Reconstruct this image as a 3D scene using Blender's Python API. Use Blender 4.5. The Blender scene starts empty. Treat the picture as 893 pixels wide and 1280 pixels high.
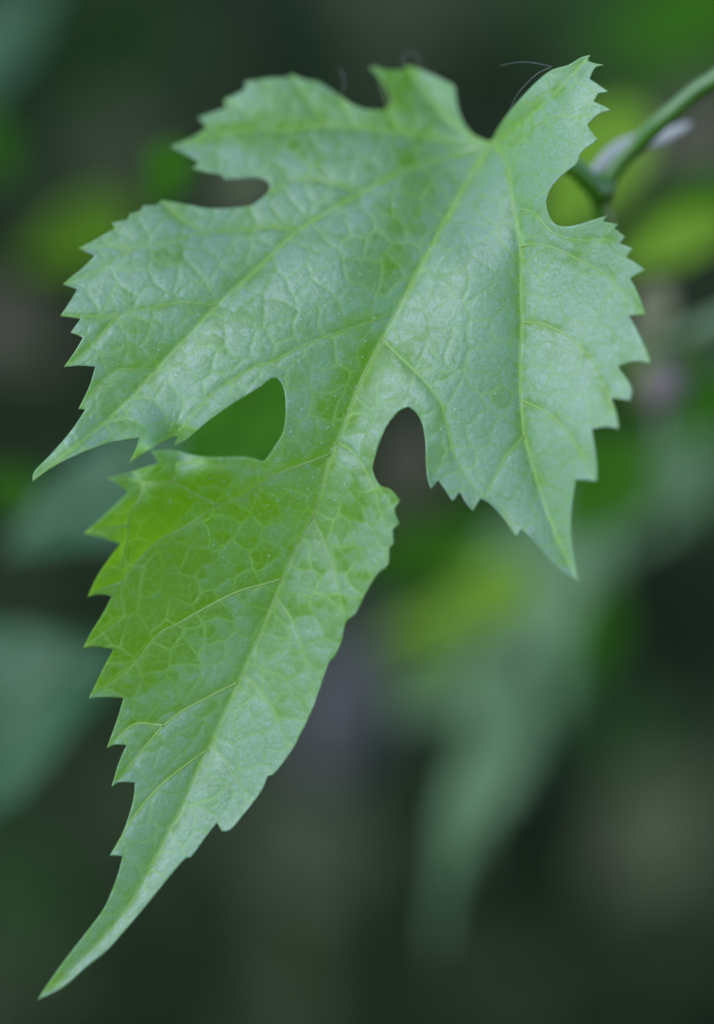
import bpy, math, random
import numpy as np
from mathutils import Vector, Matrix
from mathutils.geometry import delaunay_2d_cdt
from mathutils.kdtree import KDTree

# ------------------------------------------------------------------ camera, sky, sun, exposure
scene = bpy.context.scene
col = scene.collection
PITCH = math.radians(17.0)
DIST = 0.45                       # camera to the plane of focus, metres
FRAME_H = 0.160                   # height of the field at that plane, metres
S = FRAME_H / 1280.0              # size of one photo unit on the plane of focus
FWD = np.array([0.0, math.cos(PITCH), -math.sin(PITCH)])
UPV = np.array([0.0, math.sin(PITCH), math.cos(PITCH)])
RIGHT = np.array([1.0, 0.0, 0.0])
P0 = np.array([0.0, 0.0, 1.0])    # middle of the plane of focus, one metre above the ground
CAM = P0 - FWD * DIST

cam_d = bpy.data.cameras.new("camera")
cam_d.sensor_fit = 'VERTICAL'
cam_d.sensor_height = 36.0
cam_d.sensor_width = 24.0
cam_d.lens = 36.0 * DIST / FRAME_H
cam_d.clip_start = 0.02
cam_d.clip_end = 200.0
cam_d.dof.use_dof = True
cam_d.dof.focus_distance = DIST
cam_d.dof.aperture_fstop = 3.3
cam_d.dof.aperture_blades = 0
cam = bpy.data.objects.new("camera", cam_d)
cam.location = CAM
cam.rotation_euler = (math.pi / 2 - PITCH, 0, 0)
col.objects.link(cam)
scene.camera = cam

SUN_AZ = math.radians(62.0)       # behind the camera, to the left
SUN_EL = math.radians(52.0)
to_sun = Vector((-math.sin(SUN_AZ) * math.cos(SUN_EL), -math.cos(SUN_AZ) * math.cos(SUN_EL), math.sin(SUN_EL)))
world = bpy.data.worlds.new("World")
scene.world = world
world.use_nodes = True
wn = world.node_tree
wn.nodes.clear()
sky = wn.nodes.new("ShaderNodeTexSky")
sky.sky_type = 'NISHITA'
sky.sun_disc = False
sky.sun_elevation = SUN_EL
sky.sun_rotation = math.atan2(to_sun.x, to_sun.y)
sky.air_density = 1.0
sky.dust_density = 0.4
sky.ozone_density = 4.0
bg = wn.nodes.new("ShaderNodeBackground")
bg.inputs["Strength"].default_value = 0.15
wo = wn.nodes.new("ShaderNodeOutputWorld")
wn.links.new(sky.outputs[0], bg.inputs["Color"])
wn.links.new(bg.outputs[0], wo.inputs["Surface"])

sun_d = bpy.data.lights.new("sun", 'SUN')
sun_d.energy = 1.15
sun_d.angle = math.radians(42.0)
sun_d.color = (0.88, 0.95, 1.0)
sun = bpy.data.objects.new("sun", sun_d)
sun.rotation_euler = to_sun.to_track_quat('Z', 'Y').to_euler()
sun.location = (-1, -1, 3)
col.objects.link(sun)

vs = scene.view_settings
vs.view_transform = 'Standard'
vs.look = 'None'
vs.gamma = 1.0
vs.use_curve_mapping = False
vs.exposure = 0.52
scene.cycles.use_denoising = True
scene.cycles.use_adaptive_sampling = False
scene.cycles.max_bounces = 6
scene.cycles.diffuse_bounces = 3
scene.cycles.glossy_bounces = 3
scene.cycles.transmission_bounces = 6
scene.cycles.sample_clamp_indirect = 6.0

# ------------------------------------------------------------------ helpers
def at(px, py, dz=0.0):
    """A point of the place: photo units on the plane of focus, moved dz metres farther along the view."""
    px = np.asarray(px, float); py = np.asarray(py, float); dz = np.asarray(dz, float)
    k = S * (DIST + dz) / DIST
    return (CAM + np.multiply.outer((px - 446.5) * k, RIGHT) - np.multiply.outer((py - 640.0) * k, UPV)
            + np.multiply.outer(DIST + dz, FWD))

def empty(name, loc, label, cat, group=None):
    o = bpy.data.objects.new(name, None)
    o.empty_display_size = 0.01
    o.location = loc
    o["label"] = label
    o["category"] = cat
    if group:
        o["group"] = group
    col.objects.link(o)
    return o

def mesh_obj(name, verts, faces, mat, parent=None, smooth=True, attrs=None):
    """Verts are in the parent's own frame (parents are unrotated Empties) or in the world."""
    me = bpy.data.meshes.new(name)
    me.from_pydata([tuple(v) for v in verts], [], [tuple(f) for f in faces])
    if smooth:
        me.polygons.foreach_set("use_smooth", np.ones(len(me.polygons), dtype=bool))
    if attrs:
        for k, a in attrs.items():
            at_ = me.attributes.new(k, 'FLOAT', 'POINT')
            at_.data.foreach_set("value", np.asarray(a, dtype=np.float32))
    me.materials.append(mat)
    me.update()
    o = bpy.data.objects.new(name, me)
    col.objects.link(o)
    if parent:
        o.parent = parent
    return o

def catmull(pts, step):
    """Dense polyline through the points; sharp turns stay sharp."""
    P = np.asarray(pts, float)
    n = len(P)
    out = []
    for i in range(n - 1):
        p1, p2 = P[i], P[i + 1]
        p0 = P[i - 1] if i > 0 else p1 * 2 - p2
        p3 = P[i + 2] if i + 2 < n else p2 * 2 - p1
        def sharp(a, b, c):
            u, v = b - a, c - b
            cs = np.dot(u, v) / (np.linalg.norm(u) * np.linalg.norm(v) + 1e-9)
            return cs < 0.62
        if sharp(p0, p1, p2): p0 = p1 * 2 - p2
        if sharp(p1, p2, p3): p3 = p2 * 2 - p1
        L = np.linalg.norm(p2 - p1)
        m = max(1, int(round(L / step)))
        for j in range(m):
            t = j / m
            m1 = (p2 - p0) * 0.5; m2 = (p3 - p1) * 0.5
            out.append((2*t**3-3*t**2+1)*p1 + (t**3-2*t**2+t)*m1 + (-2*t**3+3*t**2)*p2 + (t**3-t**2)*m2)
    out.append(P[-1])
    return np.array(out)

def closed_catmull(pts, step):
    P = list(pts)
    ext = P[-2:] + P + P[:3]
    d = catmull(ext, step)
    # cut back to one turn
    a = np.argmin(np.linalg.norm(d[:max(4, len(d)//6)] - np.array(P[0]), axis=1))
    rest = d[a+3:]
    b = a + 3 + len(rest) - 1
    tail = np.linalg.norm(d[len(d)*2//3:] - np.array(P[0]), axis=1)
    b = len(d)*2//3 + int(np.argmin(tail))
    return d[a:b]

def seg_dist(pts, line, chunk=0):
    """Distance from each point to a polyline, with the share of its length where the nearest point lies."""
    d = np.linalg.norm(np.diff(line, axis=0), axis=1)
    t = np.concatenate([[0], np.cumsum(d)])
    m = max(2, int(t[-1] / 0.7))
    u = np.linspace(0, t[-1], m)
    q = np.stack([np.interp(u, t, line[:, 0]), np.interp(u, t, line[:, 1])], 1)
    kd = KDTree(m)
    for i, (x, y) in enumerate(q.tolist()):
        kd.insert((x, y, 0), i)
    kd.balance()
    best = np.empty(len(pts)); bt = np.empty(len(pts))
    find = kd.find
    for i, (x, y) in enumerate(pts.tolist()):
        _, k, dd = find((x, y, 0))
        best[i] = dd; bt[i] = k
    return best, bt / (m - 1)

def cdt_fill(outline, spacing, rng, jitter=0.25, inset=0.6):
    """Triangles inside a closed outline with an even scatter of inner points."""
    lo = outline.min(0); hi = outline.max(0)
    ys = np.arange(lo[1], hi[1], spacing * 0.866)
    pts = []
    for r, y in enumerate(ys):
        xs = np.arange(lo[0] + (spacing/2 if r % 2 else 0), hi[0], spacing)
        pts.append(np.stack([xs, np.full_like(xs, y)], 1))
    pts = np.concatenate(pts)
    pts += rng.uniform(-jitter, jitter, pts.shape) * spacing
    ins = inside(pts, outline)
    pts = pts[ins]
    d, _ = seg_dist(pts, np.vstack([outline, outline[:1]]), chunk=4000)
    pts = pts[d > spacing * inset]
    n = len(outline)
    allp = np.vstack([outline, pts])
    edges = [(i, (i + 1) % n) for i in range(n)]
    v, e, f, *_ = delaunay_2d_cdt([Vector(p) for p in allp], edges, [], 1, 1e-6)
    return np.array([tuple(p) for p in v]), [tuple(t) for t in f]

def inside(pts, poly):
    x, y = pts[:, 0], pts[:, 1]
    r = np.zeros(len(pts), bool)
    j = len(poly) - 1
    for i in range(len(poly)):
        xi, yi = poly[i]; xj, yj = poly[j]
        if yi != yj:
            c = ((yi > y) != (yj > y)) & (x < (xj - xi) * (y - yi) / (yj - yi) + xi)
            r ^= c
        j = i
    return r

def thicken(P, tris, offset):
    """Closed sheet: the top points, a second layer shifted by offset, and a rim round the open edge."""
    n = len(P)
    tris = np.array(tris)
    e = np.concatenate([tris[:, [0, 1]], tris[:, [1, 2]], tris[:, [2, 0]]])
    key = {}
    for a, b in e:
        k = (a, b) if a < b else (b, a)
        key[k] = None if k in key else (a, b)
    rim = [v for v in key.values() if v is not None]
    V = np.vstack([P, P + offset])
    F = [tuple(t) for t in tris] + [(t[2] + n, t[1] + n, t[0] + n) for t in tris]
    F += [(b, a, a + n, b + n) for a, b in rim]
    return V, F

def tube(path, radii, seg=8, squash=None):
    """Tapered tube along a 3-D path, ends closed; squash = (direction, factor) flattens it."""
    P = np.asarray(path, float)
    n = len(P)
    T = np.gradient(P, axis=0)
    T /= np.linalg.norm(T, axis=1)[:, None] + 1e-12
    V = []; F = []
    ref = FWD
    for i in range(n):
        side = np.cross(T[i], ref); side /= np.linalg.norm(side) + 1e-12
        nor = np.cross(side, T[i])
        for k in range(seg):
            a = 2 * math.pi * k / seg
            f = squash if squash else 1.0
            V.append(P[i] + radii[i] * (math.cos(a) * side + f * math.sin(a) * nor))
    for i in range(n - 1):
        for k in range(seg):
            a = i*seg + k; b = i*seg + (k+1) % seg
            F.append((a, b, b + seg, a + seg))
    F.append(tuple(range(seg))[::-1])
    F.append(tuple(range((n-1)*seg, n*seg)))
    return np.array(V), F

# ------------------------------------------------------------------ materials
def new_mat(name):
    m = bpy.data.materials.new(name)
    m.use_nodes = True
    m.node_tree.nodes.clear()
    return m, m.node_tree.nodes, m.node_tree.links

def noise(N, L, scale, detail=4.0, rough=0.55, vec=None):
    t = N.new("ShaderNodeTexNoise")
    t.inputs["Scale"].default_value = scale
    t.inputs["Detail"].default_value = detail
    t.inputs["Roughness"].default_value = rough
    if vec is not None:
        L.new(vec, t.inputs["Vector"])
    return t

def ramp(N, L, fac, stops):
    r = N.new("ShaderNodeValToRGB")
    els = r.color_ramp.elements
    while len(els) < len(stops):
        els.new(0.5)
    for e, (p, c) in zip(els, stops):
        e.position = p
        e.color = (c[0], c[1], c[2], 1) if len(c) == 3 else c
    L.new(fac, r.inputs["Fac"])
    return r

def mixc(N, L, fac, a, b, mode='MIX'):
    m = N.new("ShaderNodeMix")
    m.data_type = 'RGBA'
    m.blend_type = mode
    for sock, val in ((m.inputs[0], fac), (m.inputs[6], a), (m.inputs[7], b)):
        if hasattr(val, "is_linked"):
            L.new(val, sock)
        elif isinstance(val, (int, float)):
            sock.default_value = val
        else:
            sock.default_value = (val[0], val[1], val[2], 1)
    return m.outputs[2]

def math_n(N, L, op, a, b=0.0):
    m = N.new("ShaderNodeMath")
    m.operation = op
    for i, val in enumerate((a, b)):
        if hasattr(val, "is_linked"):
            L.new(val, m.inputs[i])
        else:
            m.inputs[i].default_value = val
    return m.outputs[0]

def attr(N, name):
    a = N.new("ShaderNodeAttribute")
    a.attribute_name = name
    return a.outputs["Fac"]

def leaf_material(name, base, base2, trans, vein=(0.30, 0.42, 0.12), rough=0.42, coat=0.6, t_fac=0.35, fine=True,
                  spec=0.5, bump=0.35, coat_ior=1.5):
    """Waxy leaf skin over translucent tissue."""
    m, N, L = new_mat(name)
    tc = N.new("ShaderNodeTexCoord")
    geo = tc.outputs["Object"]
    n1 = noise(N, L, 55.0, 4.0, 0.6, geo)
    n2 = noise(N, L, 900.0, 3.0, 0.6, geo)
    c = mixc(N, L, ramp(N, L, n1.outputs["Fac"], [(0.35, (0, 0, 0)), (0.68, (1, 1, 1))]).outputs[0], base, base2)
    c = mixc(N, L, math_n(N, L, 'MULTIPLY', n2.outputs["Fac"], 0.25), c, (base[0]*1.5, base[1]*1.35, base[2]*1.4))
    pr = N.new("ShaderNodeBsdfPrincipled")
    height = n2.outputs["Fac"]
    if fine:
        vm = attr(N, "vein"); tm = attr(N, "tert"); em = attr(N, "edge")
        vor = N.new("ShaderNodeTexVoronoi")
        vor.feature = 'DISTANCE_TO_EDGE'
        vor.inputs["Scale"].default_value = 620.0
        L.new(geo, vor.inputs["Vector"])
        quat = ramp(N, L, vor.outputs["Distance"], [(0.0, (0, 0, 0)), (0.16, (1, 1, 1))]).outputs[0]
        tvar = ramp(N, L, noise(N, L, 130.0, 3.0, 0.6, geo).outputs["Fac"], [(0.36, (0.15, 0.15, 0.15)), (0.66, (0.9, 0.9, 0.9))]).outputs[0]
        c = mixc(N, L, math_n(N, L, 'MULTIPLY', tm, tvar), c, (0.23, 0.37, 0.10))
        c = mixc(N, L, math_n(N, L, 'MULTIPLY', vm, 0.6), c, vein)
        c = mixc(N, L, math_n(N, L, 'MULTIPLY', em, 0.2), c, (0.30, 0.42, 0.16))
        n3 = noise(N, L, 3600.0, 2.0, 0.7, geo)
        height = math_n(N, L, 'ADD', math_n(N, L, 'MULTIPLY', quat, 0.22), math_n(N, L, 'MULTIPLY', n2.outputs["Fac"], 0.5))
        height = math_n(N, L, 'ADD', height, math_n(N, L, 'MULTIPLY', n3.outputs["Fac"], 0.75))
        # a blue-grey wax bloom covers the skin; it is missing in ragged patches beside the veins and thins out unevenly, with panel sheen partly painted in
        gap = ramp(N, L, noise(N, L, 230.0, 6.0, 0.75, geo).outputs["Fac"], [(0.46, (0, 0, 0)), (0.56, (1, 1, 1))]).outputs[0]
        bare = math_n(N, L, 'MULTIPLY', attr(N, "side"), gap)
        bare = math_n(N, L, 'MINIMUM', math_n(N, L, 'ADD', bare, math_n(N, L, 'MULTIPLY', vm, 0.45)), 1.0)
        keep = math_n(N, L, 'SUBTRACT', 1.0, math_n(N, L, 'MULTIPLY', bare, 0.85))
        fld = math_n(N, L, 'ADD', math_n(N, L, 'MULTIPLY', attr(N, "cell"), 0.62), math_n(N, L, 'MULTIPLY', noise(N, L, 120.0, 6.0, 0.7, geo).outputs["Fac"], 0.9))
        amount = math_n(N, L, 'ADD', attr(N, "wax_sheen"), math_n(N, L, 'SUBTRACT', fld, 0.74))
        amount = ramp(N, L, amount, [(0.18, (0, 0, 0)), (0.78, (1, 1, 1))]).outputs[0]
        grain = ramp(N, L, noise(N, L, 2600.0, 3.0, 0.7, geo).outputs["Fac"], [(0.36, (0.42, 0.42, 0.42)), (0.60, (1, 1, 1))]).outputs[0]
        wax_sheen = math_n(N, L, 'MULTIPLY', math_n(N, L, 'MULTIPLY', keep, amount), grain)
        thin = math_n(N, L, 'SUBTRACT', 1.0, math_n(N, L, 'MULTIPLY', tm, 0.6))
        wax_sheen = math_n(N, L, 'MULTIPLY', wax_sheen, thin)
        c = mixc(N, L, math_n(N, L, 'MULTIPLY', wax_sheen, 0.72), c, (0.175, 0.240, 0.250))
        L.new(math_n(N, L, 'MULTIPLY', math_n(N, L, 'ADD', math_n(N, L, 'MULTIPLY', wax_sheen, 0.8), 0.2), coat), pr.inputs["Coat Weight"])
        L.new(math_n(N, L, 'MULTIPLY', math_n(N, L, 'ADD', math_n(N, L, 'MULTIPLY', wax_sheen, 0.6), 0.4), spec), pr.inputs["Specular IOR Level"])
    L.new(c, pr.inputs["Base Color"])
    rr = ramp(N, L, noise(N, L, 160.0, 5.0, 0.6, geo).outputs["Fac"], [(0.3, (rough-0.07,)*3), (0.7, (rough+0.09,)*3)])
    L.new(rr.outputs[0], pr.inputs["Roughness"])
    if not fine:
        pr.inputs["Specular IOR Level"].default_value = spec
        pr.inputs["Coat Weight"].default_value = coat
    pr.inputs["Coat Roughness"].default_value = rough
    if fine:
        pr.inputs["Specular Tint"].default_value = (0.82, 0.93, 1.0, 1)   # bluish wax bloom
    pr.inputs["Coat IOR"].default_value = coat_ior
    b = N.new("ShaderNodeBump")
    b.inputs["Strength"].default_value = bump
    b.inputs["Distance"].default_value = 0.00016
    L.new(height, b.inputs["Height"])
    L.new(b.outputs[0], pr.inputs["Normal"])
    L.new(b.outputs[0], pr.inputs["Coat Normal"])
    tr = N.new("ShaderNodeBsdfTranslucent")
    tcol = trans
    if fine:
        tcol = mixc(N, L, math_n(N, L, 'MULTIPLY', attr(N, "vein"), 0.4), trans, (0.45, 0.6, 0.15))
        L.new(tcol, tr.inputs["Color"])
    else:
        tr.inputs["Color"].default_value = (*trans, 1)
    if fine:
        mx = N.new("ShaderNodeAddShader")
        L.new(pr.outputs[0], mx.inputs[0])
        L.new(tr.outputs[0], mx.inputs[1])
    else:
        mx = N.new("ShaderNodeMixShader")
        mx.inputs[0].default_value = t_fac
        L.new(pr.outputs[0], mx.inputs[1])
        L.new(tr.outputs[0], mx.inputs[2])
    out = N.new("ShaderNodeOutputMaterial")
    L.new(mx.outputs[0], out.inputs["Surface"])
    return m

def plain_material(name, c1, c2, rough=0.6, scale=80.0, spec=0.4, bump=0.3, dist=0.0005, coat=0.0):
    m, N, L = new_mat(name)
    tc = N.new("ShaderNodeTexCoord")
    n1 = noise(N, L, scale, 6.0, 0.62, tc.outputs["Object"])
    c = ramp(N, L, n1.outputs["Fac"], [(0.3, c1), (0.7, c2)]).outputs[0]
    pr = N.new("ShaderNodeBsdfPrincipled")
    L.new(c, pr.inputs["Base Color"])
    pr.inputs["Roughness"].default_value = rough
    pr.inputs["Specular IOR Level"].default_value = spec
    pr.inputs["Coat Weight"].default_value = coat
    b = N.new("ShaderNodeBump")
    b.inputs["Strength"].default_value = bump
    b.inputs["Distance"].default_value = dist
    L.new(n1.outputs["Fac"], b.inputs["Height"])
    L.new(b.outputs[0], pr.inputs["Normal"])
    out = N.new("ShaderNodeOutputMaterial")
    L.new(pr.outputs[0], out.inputs["Surface"])
    return m

def leaf_underside():
    """Paler, matt lower skin that lets most of the light through into the tissue."""
    m, N, L = new_mat("vine_leaf_underside")
    tc = N.new("ShaderNodeTexCoord")
    c = ramp(N, L, noise(N, L, 300.0, 4.0, 0.6, tc.outputs["Object"]).outputs["Fac"], [(0.3, (0.04, 0.07, 0.03)), (0.7, (0.06, 0.09, 0.04))]).outputs[0]
    d = N.new("ShaderNodeBsdfDiffuse"); L.new(c, d.inputs["Color"])
    t = N.new("ShaderNodeBsdfTranslucent"); t.inputs["Color"].default_value = (0.74, 0.82, 0.36, 1)
    a = N.new("ShaderNodeAddShader"); L.new(d.outputs[0], a.inputs[0]); L.new(t.outputs[0], a.inputs[1])
    o = N.new("ShaderNodeOutputMaterial"); L.new(a.outputs[0], o.inputs["Surface"])
    return m
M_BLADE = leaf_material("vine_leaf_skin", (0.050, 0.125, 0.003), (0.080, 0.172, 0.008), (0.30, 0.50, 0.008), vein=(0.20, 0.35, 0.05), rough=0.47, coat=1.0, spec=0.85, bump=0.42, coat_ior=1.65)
M_BLADE_UNDER = leaf_underside()
M_VEIN = plain_material("vein_skin", (0.24, 0.40, 0.07), (0.33, 0.48, 0.13), rough=0.5, scale=300, bump=0.2, dist=0.0001, coat=0.2, spec=0.5)
M_SIDE_VEIN = plain_material("side_vein_skin", (0.32, 0.50, 0.09), (0.42, 0.58, 0.16), rough=0.55, scale=300, bump=0.2, dist=0.0001, coat=0.0, spec=0.4)
M_BACK_GREY = leaf_material("shaded_leaf_skin", (0.125, 0.245, 0.09), (0.155, 0.28, 0.115), (0.18, 0.4, 0.07), fine=False, coat=0.0, t_fac=0.2, rough=0.5)
M_BACK_BLUE = leaf_material("dark_glossy_leaf_skin", (0.034, 0.115, 0.036), (0.046, 0.135, 0.045), (0.07, 0.22, 0.03), fine=False, spec=0.35, coat=0.05, t_fac=0.12, rough=0.4)
M_BACK_LIME = leaf_material("young_leaf_skin", (0.21, 0.37, 0.018), (0.27, 0.43, 0.03), (0.45, 0.78, 0.04), fine=False, coat=0.0, t_fac=0.4, rough=0.6, spec=0.25)
M_BACK_GREEN = leaf_material("mid_green_leaf_skin", (0.05, 0.18, 0.006), (0.075, 0.225, 0.012), (0.15, 0.48, 0.02), fine=False, coat=0.0, t_fac=0.35, rough=0.7, spec=0.15)
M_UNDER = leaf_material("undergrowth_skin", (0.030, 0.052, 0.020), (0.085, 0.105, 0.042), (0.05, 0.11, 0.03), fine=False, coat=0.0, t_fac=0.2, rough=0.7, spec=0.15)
M_STEM = plain_material("green_stem_skin", (0.065, 0.18, 0.008), (0.085, 0.21, 0.015), rough=0.35, scale=120, bump=0.2, coat=0.9)
M_PALE = plain_material("pale_dry_skin", (0.52, 0.49, 0.50), (0.62, 0.59, 0.60), rough=0.5, scale=140)
M_BARK = plain_material("grey_bark", (0.085, 0.08, 0.072), (0.14, 0.128, 0.118), rough=0.85, scale=60, bump=0.8, dist=0.004, spec=0.2)
M_PINK = plain_material("faded_pink", (0.24, 0.17, 0.165), (0.31, 0.23, 0.22), rough=0.7, scale=90)
M_TAN = plain_material("dry_tan", (0.276, 0.252, 0.132), (0.396, 0.36, 0.204), rough=0.7, scale=90)
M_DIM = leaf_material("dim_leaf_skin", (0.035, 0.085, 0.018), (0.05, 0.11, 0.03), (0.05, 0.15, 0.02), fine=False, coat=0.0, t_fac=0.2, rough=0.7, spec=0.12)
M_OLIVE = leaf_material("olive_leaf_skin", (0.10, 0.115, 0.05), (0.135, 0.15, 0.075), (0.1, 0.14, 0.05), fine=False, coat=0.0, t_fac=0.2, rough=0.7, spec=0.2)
M_SOIL = plain_material("dark_humus", (0.012, 0.012, 0.009), (0.045, 0.042, 0.03), rough=0.95, scale=7, spec=0.1, bump=0.8, dist=0.02)
M_BROWN = plain_material("withered_brown", (0.12, 0.105, 0.06), (0.17, 0.15, 0.095), rough=0.8, scale=90, spec=0.15)
M_SILK = plain_material("silk", (0.85, 0.85, 0.85), (0.92, 0.92, 0.92), rough=0.35, scale=400, bump=0.0)
M_SPECK = plain_material("pale_dust", (0.75, 0.78, 0.72), (0.88, 0.9, 0.86), rough=0.25, scale=800, bump=0.0, spec=0.8)

# ------------------------------------------------------------------ the setting: dark ground
def build_ground():
    n = 60
    xs = np.linspace(-14, 14, n); ys = np.linspace(-14, 14, n)
    rng = np.random.default_rng(4)
    X, Y = np.meshgrid(xs, ys)
    Z = 0.05*np.sin(X*2.1+0.4)*np.cos(Y*1.7) + 0.03*np.sin(X*5.3+Y*3.1) + rng.uniform(-0.015, 0.015, X.shape)
    V = np.stack([X.ravel(), Y.ravel(), Z.ravel()], 1)
    F = [(r*n+c, r*n+c+1, (r+1)*n+c+1, (r+1)*n+c) for r in range(n-1) for c in range(n-1)]
    o = mesh_obj("ground", V, F, M_SOIL)
    o["kind"] = "structure"
build_ground()

def build_undergrowth():
    """The mass of shaded leaves far behind, nobody could count it."""
    rng = np.random.default_rng(21)
    V = []; F = []
    N = 2600
    for i in range(N):
        dz = 0.75 + 1.9 * rng.random()**0.8
        px = rng.uniform(-250, 1150); py = rng.uniform(-250, 1500)
        c = at(px, py, dz)
        if c[2] < 0.02:
            continue
        L = rng.uniform(0.045, 0.11); W = L * rng.uniform(0.35, 0.6)
        ax = rng.normal(size=3); ax[2] = ax[2]*0.5 - 0.5; ax /= np.linalg.norm(ax)
        nr = np.array([0, -0.4, 1.0]) + rng.normal(size=3)*0.5
        sd = np.cross(nr, ax); sd /= np.linalg.norm(sd); nr = np.cross(ax, sd)
        b = len(V)
        prof = [(0, 0.02), (0.22, 0.85), (0.45, 1.0), (0.75, 0.6), (1.0, 0.02)]
        for t, w in prof:
            bend = -0.25 * t*t * L
            for s in (-1, 0, 1):
                V.append(c + ax*t*L + sd*s*w*W*0.5 + nr*(bend + (0.10*W*abs(s))))
        for r in range(4):
            for k in range(2):
                a = b + r*3 + k
                F.append((a, a+1, a+4, a+3))
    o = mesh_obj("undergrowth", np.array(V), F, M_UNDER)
    o["kind"] = "stuff"
    o["label"] = "dark blurred mass of shaded undergrowth leaves filling the background"
    o["category"] = "undergrowth"
build_undergrowth()

# ------------------------------------------------------------------ the lobed vine leaf (traced outline, photo units)
OUT = [
 (612,176),(604,174),(593,169),(582,157),(574,139),(570,120),(568,108),(556,101),(540,93),(523,86),(509,82),(505,88),
 (494,88),(480,87),(470,83.5),(462,84),(468,91),(476,100),(483,110),(488,121),(488,130),(483,136),(470,137.5),(456,136),
 (442,131),(428,122),(412,111),(396,101.5),(381,99.5),(364,92.5),(358,97),(341,97),(324,99.5),(306,102),(308,110),(297,117),
 (280,125),(283,134),(267,140),(248,147),(259,160),(244,170),(228,177),(213,183),(227,190),(242,198),(249,203.5),(241,210),
 (257,215),(277,218.5),(281,224.5),(301,223),(318,222),(332,225),(338,231),(336,240),(326,249),(313,257),(290,260),(262,260.5),
 (238,256.5),(218,252.5),(201,250.5),(197,256),(179,257),(176,263),(162,268),(161,274),(140,279),(145,285),(131,293),(114,303),
 (98,310.5),(119,319.5),(104,335),(90,346),(79,355.5),(97,361.5),(87,378),(75.5,395),(101,398.5),(94,408),(88.5,415.5),(104,422),
 (93,440.5),(80,458.8),(100,457.2),(119.5,458.5),(111,485),(98,511.5),(107,512),(88.5,539),(64,567.5),(43,589.5),(41,602.5),(60,588),
 (84.5,574),(113,561.5),(141,552.5),(175,546.5),(170,561),(161.5,579),(186,562.5),(209,550.5),(223,544.5),(217,557.5),(234,548.5),
 (262,525),(294,503),(322,486),(338,474),(346,472.5),(352.5,480),(357,498),(357,524),(353,542),(343,559),(334,572),(328,576),
 (318,573),(302,570.5),(278,571.5),(251,570.5),(232,566),(224,563.5),(208,562),(190,563.5),(194,570.5),(199,580),(181,584),(157,591.5),(134,597.5),
 (148,606),(160.5,615),(149,627),(130,645),(105,667),(127.5,672),(150.5,680),(138,696),(122,720),(109.5,746),(125,743),(140,745.5),
 (130,765),(114,791),(104,810.5),(122,808.5),(142,812),(130,834),(119.5,855.5),(111,873),(130,871.5),(154.5,872.5),(148,895),(141,915),(133.5,935.5),
 (144,931),(158.5,931.4),(149,953),(139.5,983.5),(150,978),(169,978.5),(166,1003),(154,1040),(137.5,1069.5),(153.6,1070),(147,1095),
 (131,1134),(107,1167),(80,1202),(58,1233),(47,1250),(58,1245),(80,1233.5),(107,1210),(134,1188),(161,1158),(188,1126),(214.5,1093),
 (233,1072.5),(239,1071.5),(258,1046),(271.5,1028.5),(277.5,1039.5),(288.5,1037),(308,1014.5),(327,989),(335.5,969.5),(342,968),(356,951.5),(370,930),
 (375,919),(381,908),(390.5,887),(394,879),(401.5,857),(412,828),(418,822),(427,803),(433,778),(445,767),(458.5,740),(472,718.5),(485.5,706),(487.5,685),(493,680.5),
 (491,662),(499.5,655),(493.5,638),(500.5,626),(489,612),(475,606),(467,590),(467,580),(474,556),(484,533),(498,515),(510.5,508.5),
 (520.5,516),(528,530.5),(532,553),(532.7,577),(534.5,597),(539,611.5),(548,600.5),(557,613),(566,627),(575,615),(583,629),(591.5,639),
 (601,623.5),(613,630),(629.5,648),(646,671.5),(652,661.5),(666,674),(686,698),(706,716),(723,727.5),(718,698),(714,666),(715,633),
 (720,599.5),(746.5,602),(746,577),(740.5,537),(758,534),(774,536.5),(771,516.5),(765,497.5),(788,501),(790,484),(773,458),(793,452),
 (814,454.5),(808.5,437),(800,419),(790,400),(786,395),(807.5,393),(802,377),(793,357),(787.5,348),(806.5,337),(792.5,327),(783,322),(792,311),(775,304.5),
 (782,296.5),(768,285),(773,280.5),(754,277),(759.5,269.5),(736,276.5),(719,281.5),(704,283),(694,279.5),(686,267),(683.5,250),(691.5,232),
 (708,215.5),(722,204),(727,191),(748,174.5),(741,166.5),(734.5,156.5),(748,143.5),(764.5,138),(754,132),(742.5,127),(748,117),(761.5,115),
 (748,105.5),(737.5,98.5),(744,85),(755,81),(744,79),(735,76),(738.5,68.5),(726,72),(711,81),(689,88),(669,104),(649,125.5),(633,145),(622,162),(616,174),
]
# primary veins, then the side veins; widths in photo units at the start and end
PRIM = [
 ("midrib", [(611,182),(585,225),(560,270),(520,345),(487,405),(469,440),(448,484),(425,545),(413.5,568),(394,638),(375,676),(352,727),(331,780),(310,826),(280,893),(248,960),(231.5,1000),(205,1050),(178,1104),(141,1158),(97,1204),(52,1245)], 3.4, 0.9),
 ("primary_vein", [(609,183),(555,198),(500,216),(462,235),(415,261.5),(368,292),(320,337),(270,383),(238,416),(197,459),(173,487),(137,523),(93,559),(44,599)], 2.8, 0.8),
 ("primary_vein", [(608,181),(553,175),(520,168.5),(480,163),(440,159),(401,157),(351,163),(310,163),(265,171),(217,182.5)], 2.4, 0.8),
 ("primary_vein", [(607,180),(566,157),(537,123),(512,88)], 2.0, 0.7),
 ("primary_vein", [(614,180),(622,187),(633,204),(641,247),(651,309),(651,363),(652,412),(650,464),(652,512),(658,553),(678,621),(698,674),(721,723)], 2.6, 0.8),
 ("primary_vein", [(615,180),(632,168),(649,155),(680,130),(705,105),(734,74)], 1.8, 0.6),
]
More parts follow.
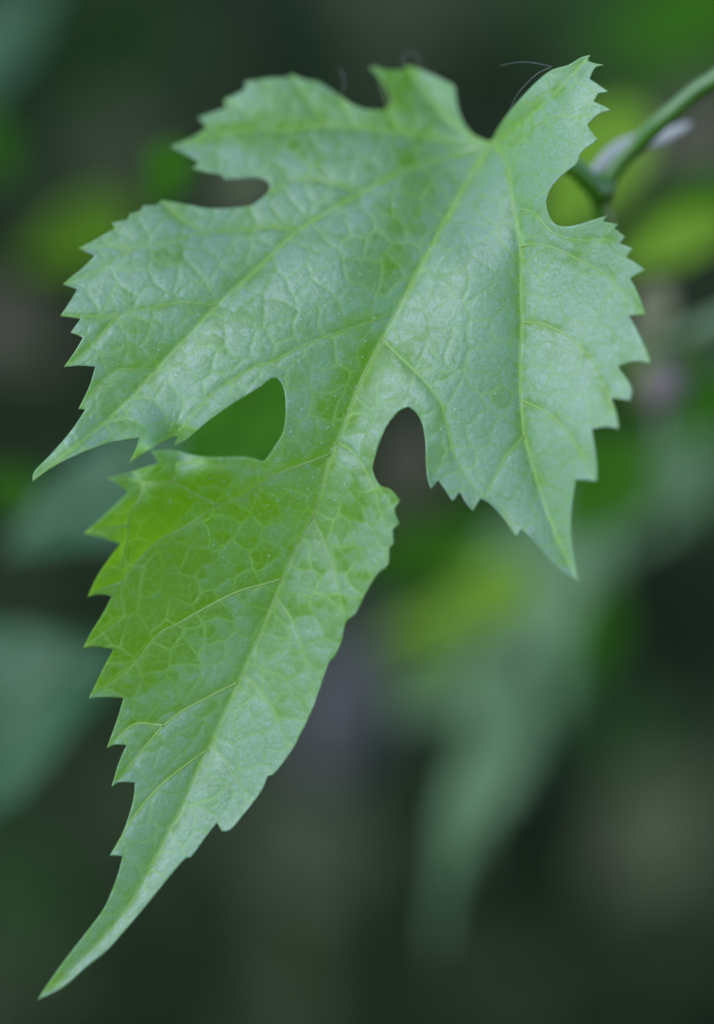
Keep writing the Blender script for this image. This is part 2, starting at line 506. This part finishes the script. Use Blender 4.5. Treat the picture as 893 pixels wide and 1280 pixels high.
SIDE = [
 [(640,182),(675,155),(698,145),(722,146),(745,141)],
 [(651,308),(669,305),(694,311),(718,322),(743,335),(760,345),(785,372),(802,390)],
 [(655,403),(681,406),(706,418),(726,434),(743,454),(753,477),(765,510),(772,533)],
 [(650,262),(668,266),(690,290),(720,300),(765,300)],
 [(478,424),(497,443),(520,465),(540,487),(553,508),(561,541),(569,569),(585,599),(601,617),(630,640),(644,668)],
 [(422,553),(440,564),(457,588),(469,614),(476,640),(484,660),(494,657)],
 [(391,645),(407,681),(418,710),(425,745),(431,780)],
 [(345,745),(365,775),(380,815),(389,850),(393,876)],
 [(303,842),(325,862),(345,895),(358,925),(366,930)],
 [(263,930),(285,955),(303,985),(318,998)],
 [(412,568),(373,582.5),(338,597),(300,622),(273,631),(235,657),(197,677),(168,707),(153,728),(153,752),(157,771),(130,790),(108,808)],
 [(153,728),(130,735),(112,745)],
 [(270,631),(240,615),(216,603),(181,603),(160,600),(138,598)],
 [(181,603),(173,626),(162,640),(161,656),(158,680),(153,700)],
 [(161,656),(135,660),(108,666)],
 [(216,603),(222,580),(254,577),(275,583),(300,581),(324,586),(338,596)],
 [(351,724),(327,731),(299,739),(262,757),(222,780),(197,794),(160,838),(113,871)],
 [(297,853),(265,869),(230,888),(205,907),(184,931),(162,957),(141,981)],
 [(205,907),(170,905),(150,920),(136,934)],
 [(258,938),(225,962),(195,988),(165,1025),(140,1067)],
 [(372,289),(340,284),(302,287.5),(255,291),(208,304),(168,311),(141,325),(116,341),(82,355)],
 [(255,291),(225,273),(203,252)],
 [(168,311),(135,308),(101,311)],
 [(271,382),(228,378),(188,385),(151,393),(125,420),(105,440),(83,457)],
 [(151,393),(115,396),(79,395)],
 [(194,462),(149,463),(125,481),(101,510)],
 [(488,394),(435,412),(380,432),(342,452),(314,461),(270,489),(246,513),(222,540),(185,560),(163,577)],
 [(408,157),(395,140),(381,120),(366,95)],
 [(351,163),(320,150),(297,135),(282,126)],
 [(442,159),(433,142),(423,123)],
 [(448,240),(401,226),(360,226),(342,240)],
 [(500,163),(490,150),(483,120),(472,92)],
 [(652,500),(690,520),(720,555),(742,597)],
 [(656,545),(630,575),(612,610),(605,622)],
]
P_LINES = [catmull(p, 3.0) for _, p, _, _ in PRIM]
S_LINES = [catmull(p, 3.0) for p in SIDE]

# how far each place of the blade stands toward the camera (+) or away (-), in millimetres
CTRL = np.array([
 (610,182,-19),(560,270,-12),(520,345,-7),(487,405,-4.5),(455,475,-2.5),(420,560,-0.5),(385,655,-0.6),(352,727,-0.8),(310,826,-1),(267,928,-0.5),(205,1050,1.6),(141,1158,4.4),(50,1247,8.0),
 (500,216,-16),(415,262,-12.5),(340,321,-9),(270,384,-5),(197,459,-2.5),(137,523,-0.5),(45,598,1.5),
 (500,161,-22),(401,157,-22),(310,163,-21.5),(214,182,-20.5),(480,88,-27),(568,108,-25),(364,95,-26),(250,147,-23.5),
 (430,360,-4.8),(360,400,-3.4),(380,230,-16.5),(240,215,-18.5),
 (200,251,-15),(140,279,-13),(80,356,-8.5),(75,395,-5),(80,458,-2.8),(300,290,-13),
 (300,500,0.3),(342,472,-0.8),(215,550,1.0),(165,575,2),
 (633,204,-11),(645,270,-5),(651,363,-1.6),(652,486,1.8),(678,621,6.6),(722,724,12),
 (570,330,-5.0),(570,440,-0.8),(530,500,0.8),(540,600,3.5),(600,620,4.6),
 (738,70,-2),(705,150,-1.0),(650,125,-9),(750,175,2.0),(690,255,-0.8),(755,140,1.2),
 (806,337,7),(814,454,11),(773,536,12),(746,601,11.5),(730,400,2.6),(720,300,0.8),
 (500,626,6),(487,700,6.2),(434,780,5),(385,900,3.6),(335,970,2.2),(277,1037,2.2),(470,590,2.6),(440,650,1.8),
 (190,564,10.5),(134,598,10.5),(105,667,8.6),(110,746,5.6),(104,810,3.4),(111,873,0.8),(134,935,0.6),(140,983,0.9),(138,1069,2.4),
 (260,571,8.0),(332,576,3.8),(230,640,3.0),(170,690,3.6),(200,740,0.9),(240,780,-0.8),(260,840,-0.9),(300,690,0.0),
], float)
def tps_fit(c, lam=2.0):
    X = c[:, :2] / 400.0
    d2 = ((X[:, None] - X[None])**2).sum(2)
    K = np.where(d2 > 0, 0.5 * d2 * np.log(np.maximum(d2, 1e-12)), 0)
    n = len(X)
    A = np.zeros((n+3, n+3))
    A[:n, :n] = K + np.eye(n) * lam * 1e-3
    A[:n, n] = 1; A[:n, n+1:] = X
    A[n, :n] = 1; A[n+1:, :n] = X.T
    b = np.concatenate([c[:, 2], np.zeros(3)])
    w = np.linalg.solve(A, b)
    return X, w
TX, TW = tps_fit(CTRL)
def broad(p):
    q = p / 400.0
    out = np.empty(len(p))
    for s in range(0, len(p), 20000):
        d2 = ((q[s:s+20000, None] - TX[None])**2).sum(2)
        K = np.where(d2 > 0, 0.5 * d2 * np.log(np.maximum(d2, 1e-12)), 0)
        out[s:s+20000] = K @ TW[:len(TX)] + TW[len(TX)] + q[s:s+20000] @ TW[len(TX)+1:]
    return out

rng0 = np.random.default_rng(7)
def poisson_seeds(spacing, seed):
    rng = np.random.default_rng(seed)
    pts = []
    for r, y in enumerate(np.arange(40, 1280, spacing*0.866)):
        for x in np.arange(20 + (spacing/2 if r % 2 else 0), 850, spacing):
            pts.append((x + rng.uniform(-.42, .42)*spacing, y + rng.uniform(-.42, .42)*spacing))
    return np.array(pts)
SEEDS = poisson_seeds(36.0, 3)
SEEDS2 = poisson_seeds(13.5, 5)
CELL_R = np.random.default_rng(31).random(12000)
def near2(p, seeds):
    """Distance to the nearest border between the cells of the seeds."""
    kd = KDTree(len(seeds))
    for i, (x, y) in enumerate(seeds.tolist()):
        kd.insert((x, y, 0), i)
    kd.balance()
    out = np.empty(len(p)); ids = np.empty(len(p), int)
    for i, (x, y) in enumerate(p.tolist()):
        (ca, ia, a), (cb, _, b) = kd.find_n((x, y, 0), 2)
        ids[i] = ia
        out[i] = (b*b - a*a) / (2 * (ca - cb).length + 1e-6)
    return out, ids

def make_field(lines, widths):
    q = []; w = []
    for ln, (wa, wb) in zip(lines, widths):
        t = np.concatenate([[0], np.cumsum(np.linalg.norm(np.diff(ln, axis=0), axis=1))])
        m = max(2, int(t[-1] / 0.7)); u = np.linspace(0, t[-1], m)
        q.append(np.stack([np.interp(u, t, ln[:, 0]), np.interp(u, t, ln[:, 1])], 1))
        w.append(np.linspace(wa, wb, m))
    q = np.concatenate(q); w = np.concatenate(w)
    kd = KDTree(len(q))
    for i, (x, y) in enumerate(q.tolist()):
        kd.insert((x, y, 0), i)
    kd.balance()
    return kd, w
P_FIELD = make_field(P_LINES, [(a, b) for _, _, a, b in PRIM])
S_FIELD = make_field(S_LINES, [(2.0, 1.0)] * len(S_LINES))
def line_field(p, field):
    kd, w = field
    d = np.empty(len(p)); k = np.empty(len(p), int)
    for i, (x, y) in enumerate(p.tolist()):
        _, k[i], d[i] = kd.find((x, y, 0))
    return d, w[k]

def relief(p):
    """Height in millimetres toward the camera, with masks for the veins."""
    d1, w1 = line_field(p, P_FIELD)
    d2, w2 = line_field(p, S_FIELD)
    wob = np.stack([3.0*np.sin(p[:, 1]*0.11+p[:, 0]*0.05), 3.0*np.sin(p[:, 0]*0.12-p[:, 1]*0.04)], 1)
    d3, id3 = near2(p + wob, SEEDS)
    d4, id4 = near2(p + wob*0.5, SEEDS2)
    soft = lambda d, r: np.sqrt(d*d + r*r) - r
    # the far side of the right-hand lobe is smoother than the rest
    quilt = 1.0 - 0.75 / (1 + np.exp(-(p[:, 0] - 590 - 0.12*(p[:, 1]-400)) / 30.0))
    low_right = 1.0 / (1 + np.exp(-((p[:, 0] - (413 - (p[:, 1]-568)*0.435)) - 8) / 12.0)) / (1 + np.exp(-(p[:, 1] - 575) / 10.0))
    quilt = quilt * (1 - 0.45*low_right)
    h = broad(p)
    h += 1.75 * (1 - np.exp(-soft(d1, 2.5) / 21.0))
    h += 0.30 * quilt * (1 - np.exp(-soft(d2, 1.5) / 7.0))
    near = np.minimum(d1, d2)
    fade = np.clip(near / 9.0, 0, 1)
    h += 0.125 * quilt * fade * (1 - np.exp(-soft(d3, 0.7) / 3.6))
    h += 0.04 * (0.35 + 0.65*quilt) * fade * (1 - np.exp(-soft(d4, 0.5) / 1.8))
    vein = np.maximum(np.exp(-(d1 / (w1*1.15 + 0.6))**2), 0.8*np.exp(-(d2 / 1.8)**2))
    tert = np.maximum(np.exp(-(d3 / 1.5)**2), 0.5*np.exp(-(d4 / 0.9)**2))
    return h, vein, tert, d1, d2 + 14*low_right, 0.5*CELL_R[id3] + 0.5*CELL_R[id4 + 1500]

outline = closed_catmull(OUT, 3.0)
BASE = at(612, 184, 0.0165)
def build_leaf():
    root = empty("vine_leaf", BASE, "large sharp-focus lobed green vine leaf with toothed edges hanging by its stalk", "leaf")
    rng = np.random.default_rng(11)
    p, tris = cdt_fill(outline, 1.9, rng, jitter=0.22)
    h, vein, tert, d1, d2, cell = relief(p)
    de, _ = seg_dist(p, np.vstack([outline, outline[:1]]), chunk=3000)
    edge = np.exp(-(de / 1.6)**2)
    # bloom thickness, with the panels' sheen and its absence partly painted in
    def spot(x, y, rx, ry, ang=0.0):
        ca, sa = math.cos(ang), math.sin(ang)
        u = (p[:, 0]-x)*ca + (p[:, 1]-y)*sa; v = -(p[:, 0]-x)*sa + (p[:, 1]-y)*ca
        return np.exp(-((u/rx)**2 + (v/ry)**2)**1.5)
    wax_sheen = 0.66 - 0.54*spot(215, 680, 170, 135, -0.45) - 0.42*spot(165, 810, 105, 85, -0.7) - 0.45*spot(500, 95, 40, 45) - 0.36*spot(510, 260, 130, 38, -1.05) \
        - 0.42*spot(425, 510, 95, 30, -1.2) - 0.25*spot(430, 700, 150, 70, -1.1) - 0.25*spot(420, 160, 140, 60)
    wax_sheen += 0.22 / (1 + np.exp(-(p[:, 0] - 560) / 20.0)) + 0.12 / (1 + np.exp(-(p[:, 1] - 950) / 30.0))
    wax_sheen = np.clip(wax_sheen, 0.02, 1.0)
    # the edge turns up a little and waves
    h += 0.2 * np.exp(-de / 5.0) * (0.4 + np.sin(p[:, 0]*0.06 + p[:, 1]*0.045))
    P = at(p[:, 0], p[:, 1], -h * 1e-3) - BASE
    # triangles must face the camera
    a, b, c = (p[np.array(tris)[:, k]] for k in range(3))
    cr = (b[:, 0]-a[:, 0])*(c[:, 1]-a[:, 1]) - (b[:, 1]-a[:, 1])*(c[:, 0]-a[:, 0])
    tr = np.array(tris)
    flip = cr > 0
    tr[flip] = tr[flip][:, ::-1]
    V, F = thicken(P, tr, FWD * 0.0002)
    two = lambda x: np.concatenate([x, x])
    blade = mesh_obj("blade", V, F, M_BLADE, root, attrs={"vein": two(vein), "tert": two(tert), "edge": two(edge), "side": two(np.exp(-(np.minimum(d1, d2*1.1) / (6.0 + 5.0/(1 + np.exp(-(p[:, 0]-610)/15.0))))**2)), "cell": two(cell), "wax_sheen": two(wax_sheen)})
    blade.data.materials.append(M_BLADE_UNDER)
    mi = np.zeros(len(F), dtype=np.int32)
    mi[len(tr):2*len(tr)] = 1
    blade.data.polygons.foreach_set("material_index", mi)
    # veins as fine cords lying in their grooves
    def cord(name, line, wa, wb, skin=None):
        hh, *_ = relief(line)
        k = np.ones(7) / 7
        hs = np.convolve(np.pad(hh, 3, mode="edge"), k, mode="valid")
        path = at(line[:, 0], line[:, 1], -(hs + 0.01) * 1e-3) - BASE
        r = np.linspace(wa, wb, len(line)) * S * 0.5
        v, f = tube(path, r, 10, 0.4)
        mesh_obj(name, v, f, skin or M_VEIN, root)
    for (nm, _, wa, wb), ln in zip(PRIM, P_LINES):
        cord(nm, ln, wa*0.9, wb*0.9)
    for ln in S_LINES:
        ln_in = ln[inside(ln, outline)]
        mx, my = ln_in.mean(0)
        if mx > 560:                                   # right lobe: greener veins
            cord("side_vein", ln_in, 2.2, 1.0)
        elif my > 560 and mx > 413 - (my - 568)*0.435: # right half of the long lobe: faint
            cord("side_vein", ln_in, 1.6, 0.7)
        elif my > 560:
            cord("side_vein", ln_in, 3.2, 1.2, M_SIDE_VEIN)
        else:
            cord("side_vein", ln_in, 2.2, 1.0)
    # the stalk runs back behind the upper right lobe to the shoot
    pts = np.array([(612,186,0.0202),(640,186,0.0235),(680,193,0.025),(715,208,0.026),(738,228,0.0275),(752,246,0.029)])
    dn = catmull(pts * np.array([1, 1, 8000.0]), 8.0) / np.array([1, 1, 8000.0])
    path = at(dn[:, 0], dn[:, 1], dn[:, 2]) - BASE
    v, f = tube(path, np.linspace(0.0009, 0.0019, len(path)), 12)
    mesh_obj("stalk", v, f, M_STEM, root)
    # dust lying on the blade
    c1 = rng.normal((400, 470), (130, 130), (1300, 2))
    c2 = rng.normal((345, 600), (60, 70), (800, 2))
    c3 = rng.uniform((560, 90), (740, 500), (330, 2))
    c4 = rng.normal((180, 1050), (12, 25), (14, 2))
    Q = np.concatenate([c1, c2, c3, c4])
    Q = Q[inside(Q, outline)]
    hq, *_ = relief(Q)
    C = at(Q[:, 0], Q[:, 1], -(hq + 0.035) * 1e-3) - BASE
    VV = []; FF = []
    for c in C:
        r = 0.00003 + 0.00010 * rng.random()**3
        b = len(VV)
        e = rng.normal(size=(3, 3)); e /= np.linalg.norm(e, axis=1)[:, None]
        e[1] -= e[0]*e[0].dot(e[1]); e[1] /= np.linalg.norm(e[1]); e[2] = np.cross(e[0], e[1])
        st = rng.uniform(0.6, 1.8)
        for d in (e[0]*st, -e[0]*st, e[1], -e[1], e[2]*0.7, -e[2]*0.7):
            VV.append(c + d * r)
        for t in ((0,2,4),(2,1,4),(1,3,4),(3,0,4),(2,0,5),(1,2,5),(3,1,5),(0,3,5)):
            FF.append(tuple(b + i for i in t))
    o = mesh_obj("dust_specks", np.array(VV), FF, M_SPECK, root, smooth=False)
    o["kind"] = "stuff"
    o["label"] = "fine pale dust specks on the leaf"
build_leaf()

# ------------------------------------------------------------------ the shoot that carries the leaf, and what hangs by it
def strand(name, label, cat, pts, radii, mat, part, group=None, seg=12):
    pts = np.array(pts, float)
    sc = np.array([1, 1, 8000.0])
    dn = catmull(pts * sc, 8.0) / sc
    path = at(dn[:, 0], dn[:, 1], dn[:, 2])
    t = np.linspace(0, 1, len(path))
    rr = np.interp(t, np.linspace(0, 1, len(radii)), radii)
    root = empty(name, path[0], label, cat, group)
    v, f = tube(path - path[0], rr, seg)
    mesh_obj(part, v, f, mat, root)
    return root, path

def shoot():
    root, path = strand("vine_shoot", "smooth green vine shoot rising to the upper right corner from behind the leaf", "stem",
        [(960,52,0.0220),(893,101,0.0240),(871,115,0.0250),(823,156,0.0270),(799,180,0.0290),(775,204,0.0300),(752,246,0.0310),(757,290,0.0330),(764,350,0.0370),(768,430,0.0440)],
        [0.0016,0.00155,0.0015,0.00145,0.0014,0.0014,0.0017,0.0014,0.0014,0.0014], M_STEM, "stem")
    # swollen joint where the stalk leaves the shoot
    c = at(752, 236, 0.030) - path[0]
    V = []; F = []
    nu, nv = 12, 8
    for i in range(nv + 1):
        th = math.pi * i / nv
        for k in range(nu):
            ph = 2*math.pi*k/nu
            r = 0.0022*(1+0.12*math.sin(3*ph+th*2))
            V.append(c + r*(math.sin(th)*math.cos(ph)*RIGHT + 1.25*math.cos(th)*UPV + math.sin(th)*math.sin(ph)*FWD))
    for i in range(nv):
        for k in range(nu):
            a = i*nu+k; b = i*nu+(k+1) % nu
            F.append((a, b, b+nu, a+nu))
    mesh_obj("node", np.array(V), F, M_STEM, root)
    # pale flattened sheath crossing behind the shoot
    pts = np.array([(737,223,0.0335),(762,195,0.0350),(790,179,0.0360),(823,174,0.0360),(864,154,0.0350)], float)
    sc = np.array([1, 1, 8000.0])
    dn = catmull(pts*sc, 6.0)/sc
    P = at(dn[:, 0], dn[:, 1], dn[:, 2])
    t = np.linspace(0, 1, len(P))
    r2 = empty("dry_sheath", P[0], "pale lilac-white dry strip crossing behind the green shoot", "strip")
    v, f = tube(P - P[0], 0.0013*np.sin(np.pi*np.clip(t*0.92+0.06, 0, 1))**0.5, 10, 0.3)
    mesh_obj("strip", v, f, M_PALE, r2)
shoot()

def silk(label, pts, r):
    pts = np.array(pts, float); sc = np.array([1, 1, 8000.0])
    dn = catmull(pts*sc, 4.0)/sc
    P = at(dn[:, 0], dn[:, 1], dn[:, 2])
    v, f = tube(P - P[0], np.full(len(P), r), 6)
    o = mesh_obj("spider_thread", v, f, M_SILK)
    o.location = P[0]
    o["label"] = label; o["category"] = "thread"; o["group"] = "spider silk threads round the leaf"
silk("fine silk thread arching from the upper right lobe down toward the leaf base", [(689,84,0.003),(672,92,0.003),(655,108,0.004),(644,123,0.006),(637,140,0.009)], 0.000014)
silk("fine silk thread running level to the left of the upper right lobe", [(690,83,0.003),(664,78,0.004),(645,78,0.005),(625,82,0.006)], 0.00001)
silk("small curled tuft of silk above the notched top lobe", [(507,82,0.02),(503,72,0.021),(509,65,0.022),(520,66,0.022),(526,75,0.021),(521,84,0.020)], 0.000012)
silk("short stray silk thread above the upper left lobe edge", [(428,118,0.017),(431,104,0.018),(428,92,0.019),(424,84,0.02)], 0.00001)

# ------------------------------------------------------------------ blurred leaves behind
B0 = np.array([612., 182.]); T0 = np.array([50., 1247.])
AX = (T0 - B0) / np.linalg.norm(T0 - B0); LN = np.linalg.norm(T0 - B0)
SD = np.array([-AX[1], AX[0]])
LOBED = np.stack([(np.array(OUT) - B0) @ AX / LN, (np.array(OUT) - B0) @ SD / LN], 1)
def ovate(width, teeth, pw=0.75, sharp=1.0):
    def half(u):
        return width * 0.5 * np.sin(np.pi * u**pw)**0.85 * (1 - 0.25*u**3*sharp)
    L = []
    n = teeth
    for i in range(n):
        u0 = i / n; u1 = (i + 0.75) / n
        L.append((u0, half(u0)*0.96)); L.append((u1, half(u1)*1.05 + 0.004))
    right = np.array(L[1:])
    left = right[::-1] * np.array([1, -1])
    return np.vstack([[(0.0, 0.0)], right, [(1.0, 0.0)], left])
_cache = {}
def leaf_shape(kind, width, teeth):
    key = (kind, width, teeth)
    if key not in _cache:
        o = LOBED if kind == "lobed" else ovate(width, teeth)
        _cache[key] = cdt_fill(o * 400, 13.0, np.random.default_rng(2), jitter=0.2, inset=0.4)
    return _cache[key]
def back_leaf(label, base, tip, dz, mat, kind="ovate", width=0.6, teeth=9, face=(0, -0.3, 1), curl=0.12, fold=0.12, dz_tip=None, group="blurred leaves behind", name="background_leaf", stalk=None, mirror=1, slim=1.0):
    B = at(base[0], base[1], dz); T = at(tip[0], tip[1], dz if dz_tip is None else dz_tip)
    L = np.linalg.norm(T - B)
    ax = (T - B) / L
    nr = np.array(face, float); sd = np.cross(nr, ax); sd /= np.linalg.norm(sd); nr = np.cross(ax, sd)
    p, tris = leaf_shape(kind, width, teeth)
    u = p[:, 0] / 400; v = p[:, 1] / 400 * mirror * slim
    def surf(u, v):
        h = -curl*(u*u - u*0.6) + fold*(np.sqrt(v*v + 0.0004) - 0.02) + 0.02*np.sin(u*17 + np.abs(v)*9)*np.minimum(1, np.abs(v)*6)
        return (np.multiply.outer(u, ax) + np.multiply.outer(v, sd) + np.multiply.outer(h, nr)) * L
    root = empty(name, B, label, "leaf", group)
    P = surf(u, v)
    tr = np.array(tris)
    a, b, c = P[tr[:, 0]], P[tr[:, 1]], P[tr[:, 2]]
    flip = (np.cross(b - a, c - a) @ nr) < 0
    tr[flip] = tr[flip][:, ::-1]
    V, F = thicken(P, tr, -nr * 0.0003)
    mesh_obj("blade", V, F, mat, root)
    t = np.linspace(0, 0.97, 24)
    vv, ff = tube(surf(t, t*0) + nr*0.0002, np.linspace(0.0009, 0.0003, 24) * min(1.0, L/0.06), 6)
    mesh_obj("midrib", vv, ff, mat, root)
    w = 0.28 if kind == "lobed" else width*0.5
    for u0 in (0.12, 0.3, 0.5, 0.68):
        for sgn in (-1, 1):
            tt = np.linspace(0, 1, 10)
            uu = u0 + 0.16*tt; v_ = sgn * tt * w * math.sin(math.pi*min(0.95, u0+0.16)**0.75) * 0.75
            vv, ff = tube(surf(uu, v_) + nr*0.0001, np.linspace(0.0006, 0.0002, 10) * min(1.0, L/0.06), 5)
            mesh_obj("side_vein", vv, ff, mat, root)
    if stalk:
        q = np.array([(base[0], base[1], dz)] + list(stalk), float); sc = np.array([1, 1, 8000.0])
        dn = catmull(q*sc, 20.0)/sc
        path = at(dn[:, 0], dn[:, 1], dn[:, 2]) - B
        vv, ff = tube(path, np.linspace(0.0014, 0.0022, len(path)), 8)
        mesh_obj("stalk", vv, ff, M_STALK, root)
    return root
M_STALK = plain_material("pale_stalk_skin", (0.16, 0.25, 0.11), (0.22, 0.31, 0.16), rough=0.5, scale=120, bump=0.2)

back_leaf("large blurred grey-green lobed leaf hanging tip down at lower right behind the main leaf", (700,640), (540,1195), 0.27, M_BACK_GREY, kind="lobed", slim=0.62, face=(-0.5,-1,0.6), curl=0.06, fold=0.2, dz_tip=0.23, stalk=[(740,620,0.29),(800,575,0.28),(850,520,0.27),(930,430,0.27)])
back_leaf("blurred yellow-green leaf glowing below the right lobe", (655,722), (448,812), 0.225, M_BACK_LIME, kind="lobed", slim=0.8, face=(0.1,-0.7,1), fold=0.1)
back_leaf("blurred deep green leaf just below the tip of the right lobe's left teeth", (690,660), (500,712), 0.27, M_BACK_GREEN, width=0.45, face=(0,-1,0.5))
back_leaf("small blurred green leaf right of the hanging grey-green leaf", (765,735), (725,870), 0.24, M_BACK_GREEN, width=0.45, face=(0.3,-1,0.6))
back_leaf("blurred green leaf tucked under the toothed right edge of the main leaf", (800,540), (700,680), 0.2, M_BACK_GREEN, width=0.7, face=(0,-1,0.7))
back_leaf("bright lime leaf blurred at the right edge below the shoot", (920,270), (755,338), 0.16, M_BACK_LIME, width=0.5, face=(0,-0.6,1))
back_leaf("blurred green leaf above the lime leaf at the right edge", (930,230), (770,300), 0.19, M_BACK_GREEN, width=0.5, face=(0,-1,0.6))
back_leaf("big blurred dark green leaf in the upper right corner above the shoot", (960,-60), (745,105), 0.55, M_BACK_GREEN, width=0.6, face=(0,-1,0.6))
back_leaf("pale yellow-green leaf blurred behind the notch of the upper right lobe", (800,130), (675,310), 0.18, M_BACK_LIME, width=0.6, face=(-0.3,-0.8,0.8))
back_leaf("small vivid green leaf blurred between the two left lobes", (222,175), (196,262), 0.10, M_BACK_GREEN, width=0.7, face=(0.1,-0.7,1))
back_leaf("olive green leaf blurred left of the main left lobe", (175,262), (20,335), 0.28, M_BACK_LIME, width=0.5, face=(0.2,-1,0.1))
back_leaf("vivid green leaf cut off by the left edge of the view", (-60,150), (22,225), 0.25, M_BACK_GREEN, width=0.8, face=(0,-0.7,1))
back_leaf("blurred blue-green glossy leaf under the long left lobe tip", (260,555), (0,690), 0.14, M_BACK_BLUE, width=0.6, face=(-0.35,-0.75,1), curl=0.05)
back_leaf("broad blurred blue-green leaf at the left edge beside the lowest teeth", (-190,985), (165,805), 0.15, M_BACK_BLUE, width=0.72, face=(-0.3,-0.8,1), curl=0.05)
back_leaf("bright green leaf seen through the gap between left lobe and lower lobe", (380,455), (215,610), 0.10, M_BACK_GREEN, width=0.7, face=(0.1,-0.8,1))
back_leaf("pale blue-grey leaf blurred in the upper left corner", (-70,140), (75,-40), 0.30, M_BACK_BLUE, width=0.5, face=(-0.5,-0.8,1), curl=0.02)
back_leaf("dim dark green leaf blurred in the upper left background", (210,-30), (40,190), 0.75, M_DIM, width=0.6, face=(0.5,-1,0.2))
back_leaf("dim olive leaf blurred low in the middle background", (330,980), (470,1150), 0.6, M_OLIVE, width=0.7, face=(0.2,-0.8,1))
back_leaf("dim olive leaf blurred in the lower right background", (880,980), (740,1120), 0.66, M_OLIVE, width=0.7, face=(0.2,-0.8,1))

for lab, b, t, dz, m, w, fc in (
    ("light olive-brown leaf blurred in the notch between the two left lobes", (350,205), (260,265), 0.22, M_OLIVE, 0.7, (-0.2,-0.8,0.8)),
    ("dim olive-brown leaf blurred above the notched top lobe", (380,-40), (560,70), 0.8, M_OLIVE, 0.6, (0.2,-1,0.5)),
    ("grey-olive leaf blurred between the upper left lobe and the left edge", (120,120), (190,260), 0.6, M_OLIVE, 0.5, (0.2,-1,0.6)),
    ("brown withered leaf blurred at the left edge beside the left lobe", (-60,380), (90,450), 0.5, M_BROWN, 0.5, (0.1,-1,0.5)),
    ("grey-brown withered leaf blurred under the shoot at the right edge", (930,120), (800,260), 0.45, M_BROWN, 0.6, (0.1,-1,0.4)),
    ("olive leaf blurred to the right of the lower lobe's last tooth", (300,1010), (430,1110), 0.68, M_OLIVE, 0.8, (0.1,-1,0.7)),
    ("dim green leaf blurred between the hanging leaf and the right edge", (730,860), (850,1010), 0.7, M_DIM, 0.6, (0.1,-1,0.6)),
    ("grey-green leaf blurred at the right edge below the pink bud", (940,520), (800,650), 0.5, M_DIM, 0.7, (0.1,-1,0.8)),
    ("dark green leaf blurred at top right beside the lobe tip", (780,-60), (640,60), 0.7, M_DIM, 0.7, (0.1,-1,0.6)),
    ("green leaf blurred above the yellow-green leaf under the right lobe", (560,640), (460,740), 0.34, M_BACK_GREEN, 0.7, (0.1,-1,0.6)),
    ("second yellow-green leaf blurred just under the first, darker at its tip", (600,770), (490,860), 0.30, M_BACK_LIME, 0.5, (0.3,-1,0.3)),
    ("mid green leaf blurred at the right edge just below the pink bud", (950,470), (805,545), 0.24, M_BACK_GREEN, 0.5, (0.1,-1,0.5)),
    ("light olive leaf blurred at the right edge under the bud and mid green leaf", (900,545), (770,690), 0.34, M_BACK_GREY, 0.4, (-0.2,-1,0.7)),
    ("small lime leaf blurred right behind the toothed right lobe", (850,420), (770,500), 0.2, M_BACK_LIME, 0.5, (0.1,-1,0.2)),
    ("pale green leaf blurred below the yellow-green leaf", (620,800), (490,900), 0.30, M_BACK_GREY, 0.6, (-0.1,-1,0.7)),
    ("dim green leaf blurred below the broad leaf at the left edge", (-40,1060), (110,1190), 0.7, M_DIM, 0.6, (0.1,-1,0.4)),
    ("vivid green patch of leaf blurred under the long left lobe tip", (-20,600), (90,640), 0.17, M_BACK_GREEN, 0.5, (0.1,-1,0.5)),
):
    back_leaf(lab, b, t, dz, m, width=w, face=fc)

def small_things():
    # faded pink bud
    c = at(827, 482, 0.13)
    root = empty("flower_bud", c, "small faded pink bud blurred right of the toothed right lobe", "bud")
    V = []; F = []
    nu, nv = 14, 10
    for i in range(nv+1):
        t = i/nv
        r = 0.0052*math.sin(math.pi*min(1, t*0.97+0.015))**0.7*(1-0.25*t)
        for k in range(nu):
            a = 2*math.pi*k/nu
            rr = r*(1+0.13*math.cos(5*a))
            V.append((t-0.5)*0.012*UPV + rr*math.cos(a)*RIGHT + rr*math.sin(a)*FWD)
    for i in range(nv):
        for k in range(nu):
            a = i*nu+k; b = i*nu+(k+1) % nu
            F.append((a, b, b+nu, a+nu))
    mesh_obj("petals", np.array(V), F, M_PINK, root)
    v, f = tube(np.array([-0.0058*UPV, -0.012*UPV+0.002*FWD, -0.03*UPV+0.004*FWD]), [0.0012, 0.0009, 0.0009], 8)
    mesh_obj("bud_stalk", v, f, M_STALK, root)
    strand("side_shoot", "grey-green side shoot blurred at the right edge above the pink bud", "stem",
           [(960,375,0.12),(893,405,0.12),(845,425,0.125),(800,432,0.13),(740,440,0.14)], [0.0022,0.0021,0.0019,0.0016,0.0014], M_STALK, "stem")
    back_leaf("small dry tan leaf blurred beside the right lobe teeth", (830,350), (795,445), 0.12, M_TAN, width=0.5, face=(0.3,-1,0.5), name="dry_leaf")
    strand("branch_stub", "weathered grey branch stub blurred beside the lower lobe's right edge", "branch",
           [(470,770,0.5),(445,840,0.5),(425,900,0.49),(400,985,0.48)], [0.006,0.015,0.016,0.007], M_BARK, "stub", seg=16)
    back_leaf("withered brown leaf blurred in the notch between lower and right lobes", (530,520), (490,660), 0.33, M_BROWN, width=0.6, face=(0.2,-1,0.4), name="dry_leaf")
small_things()
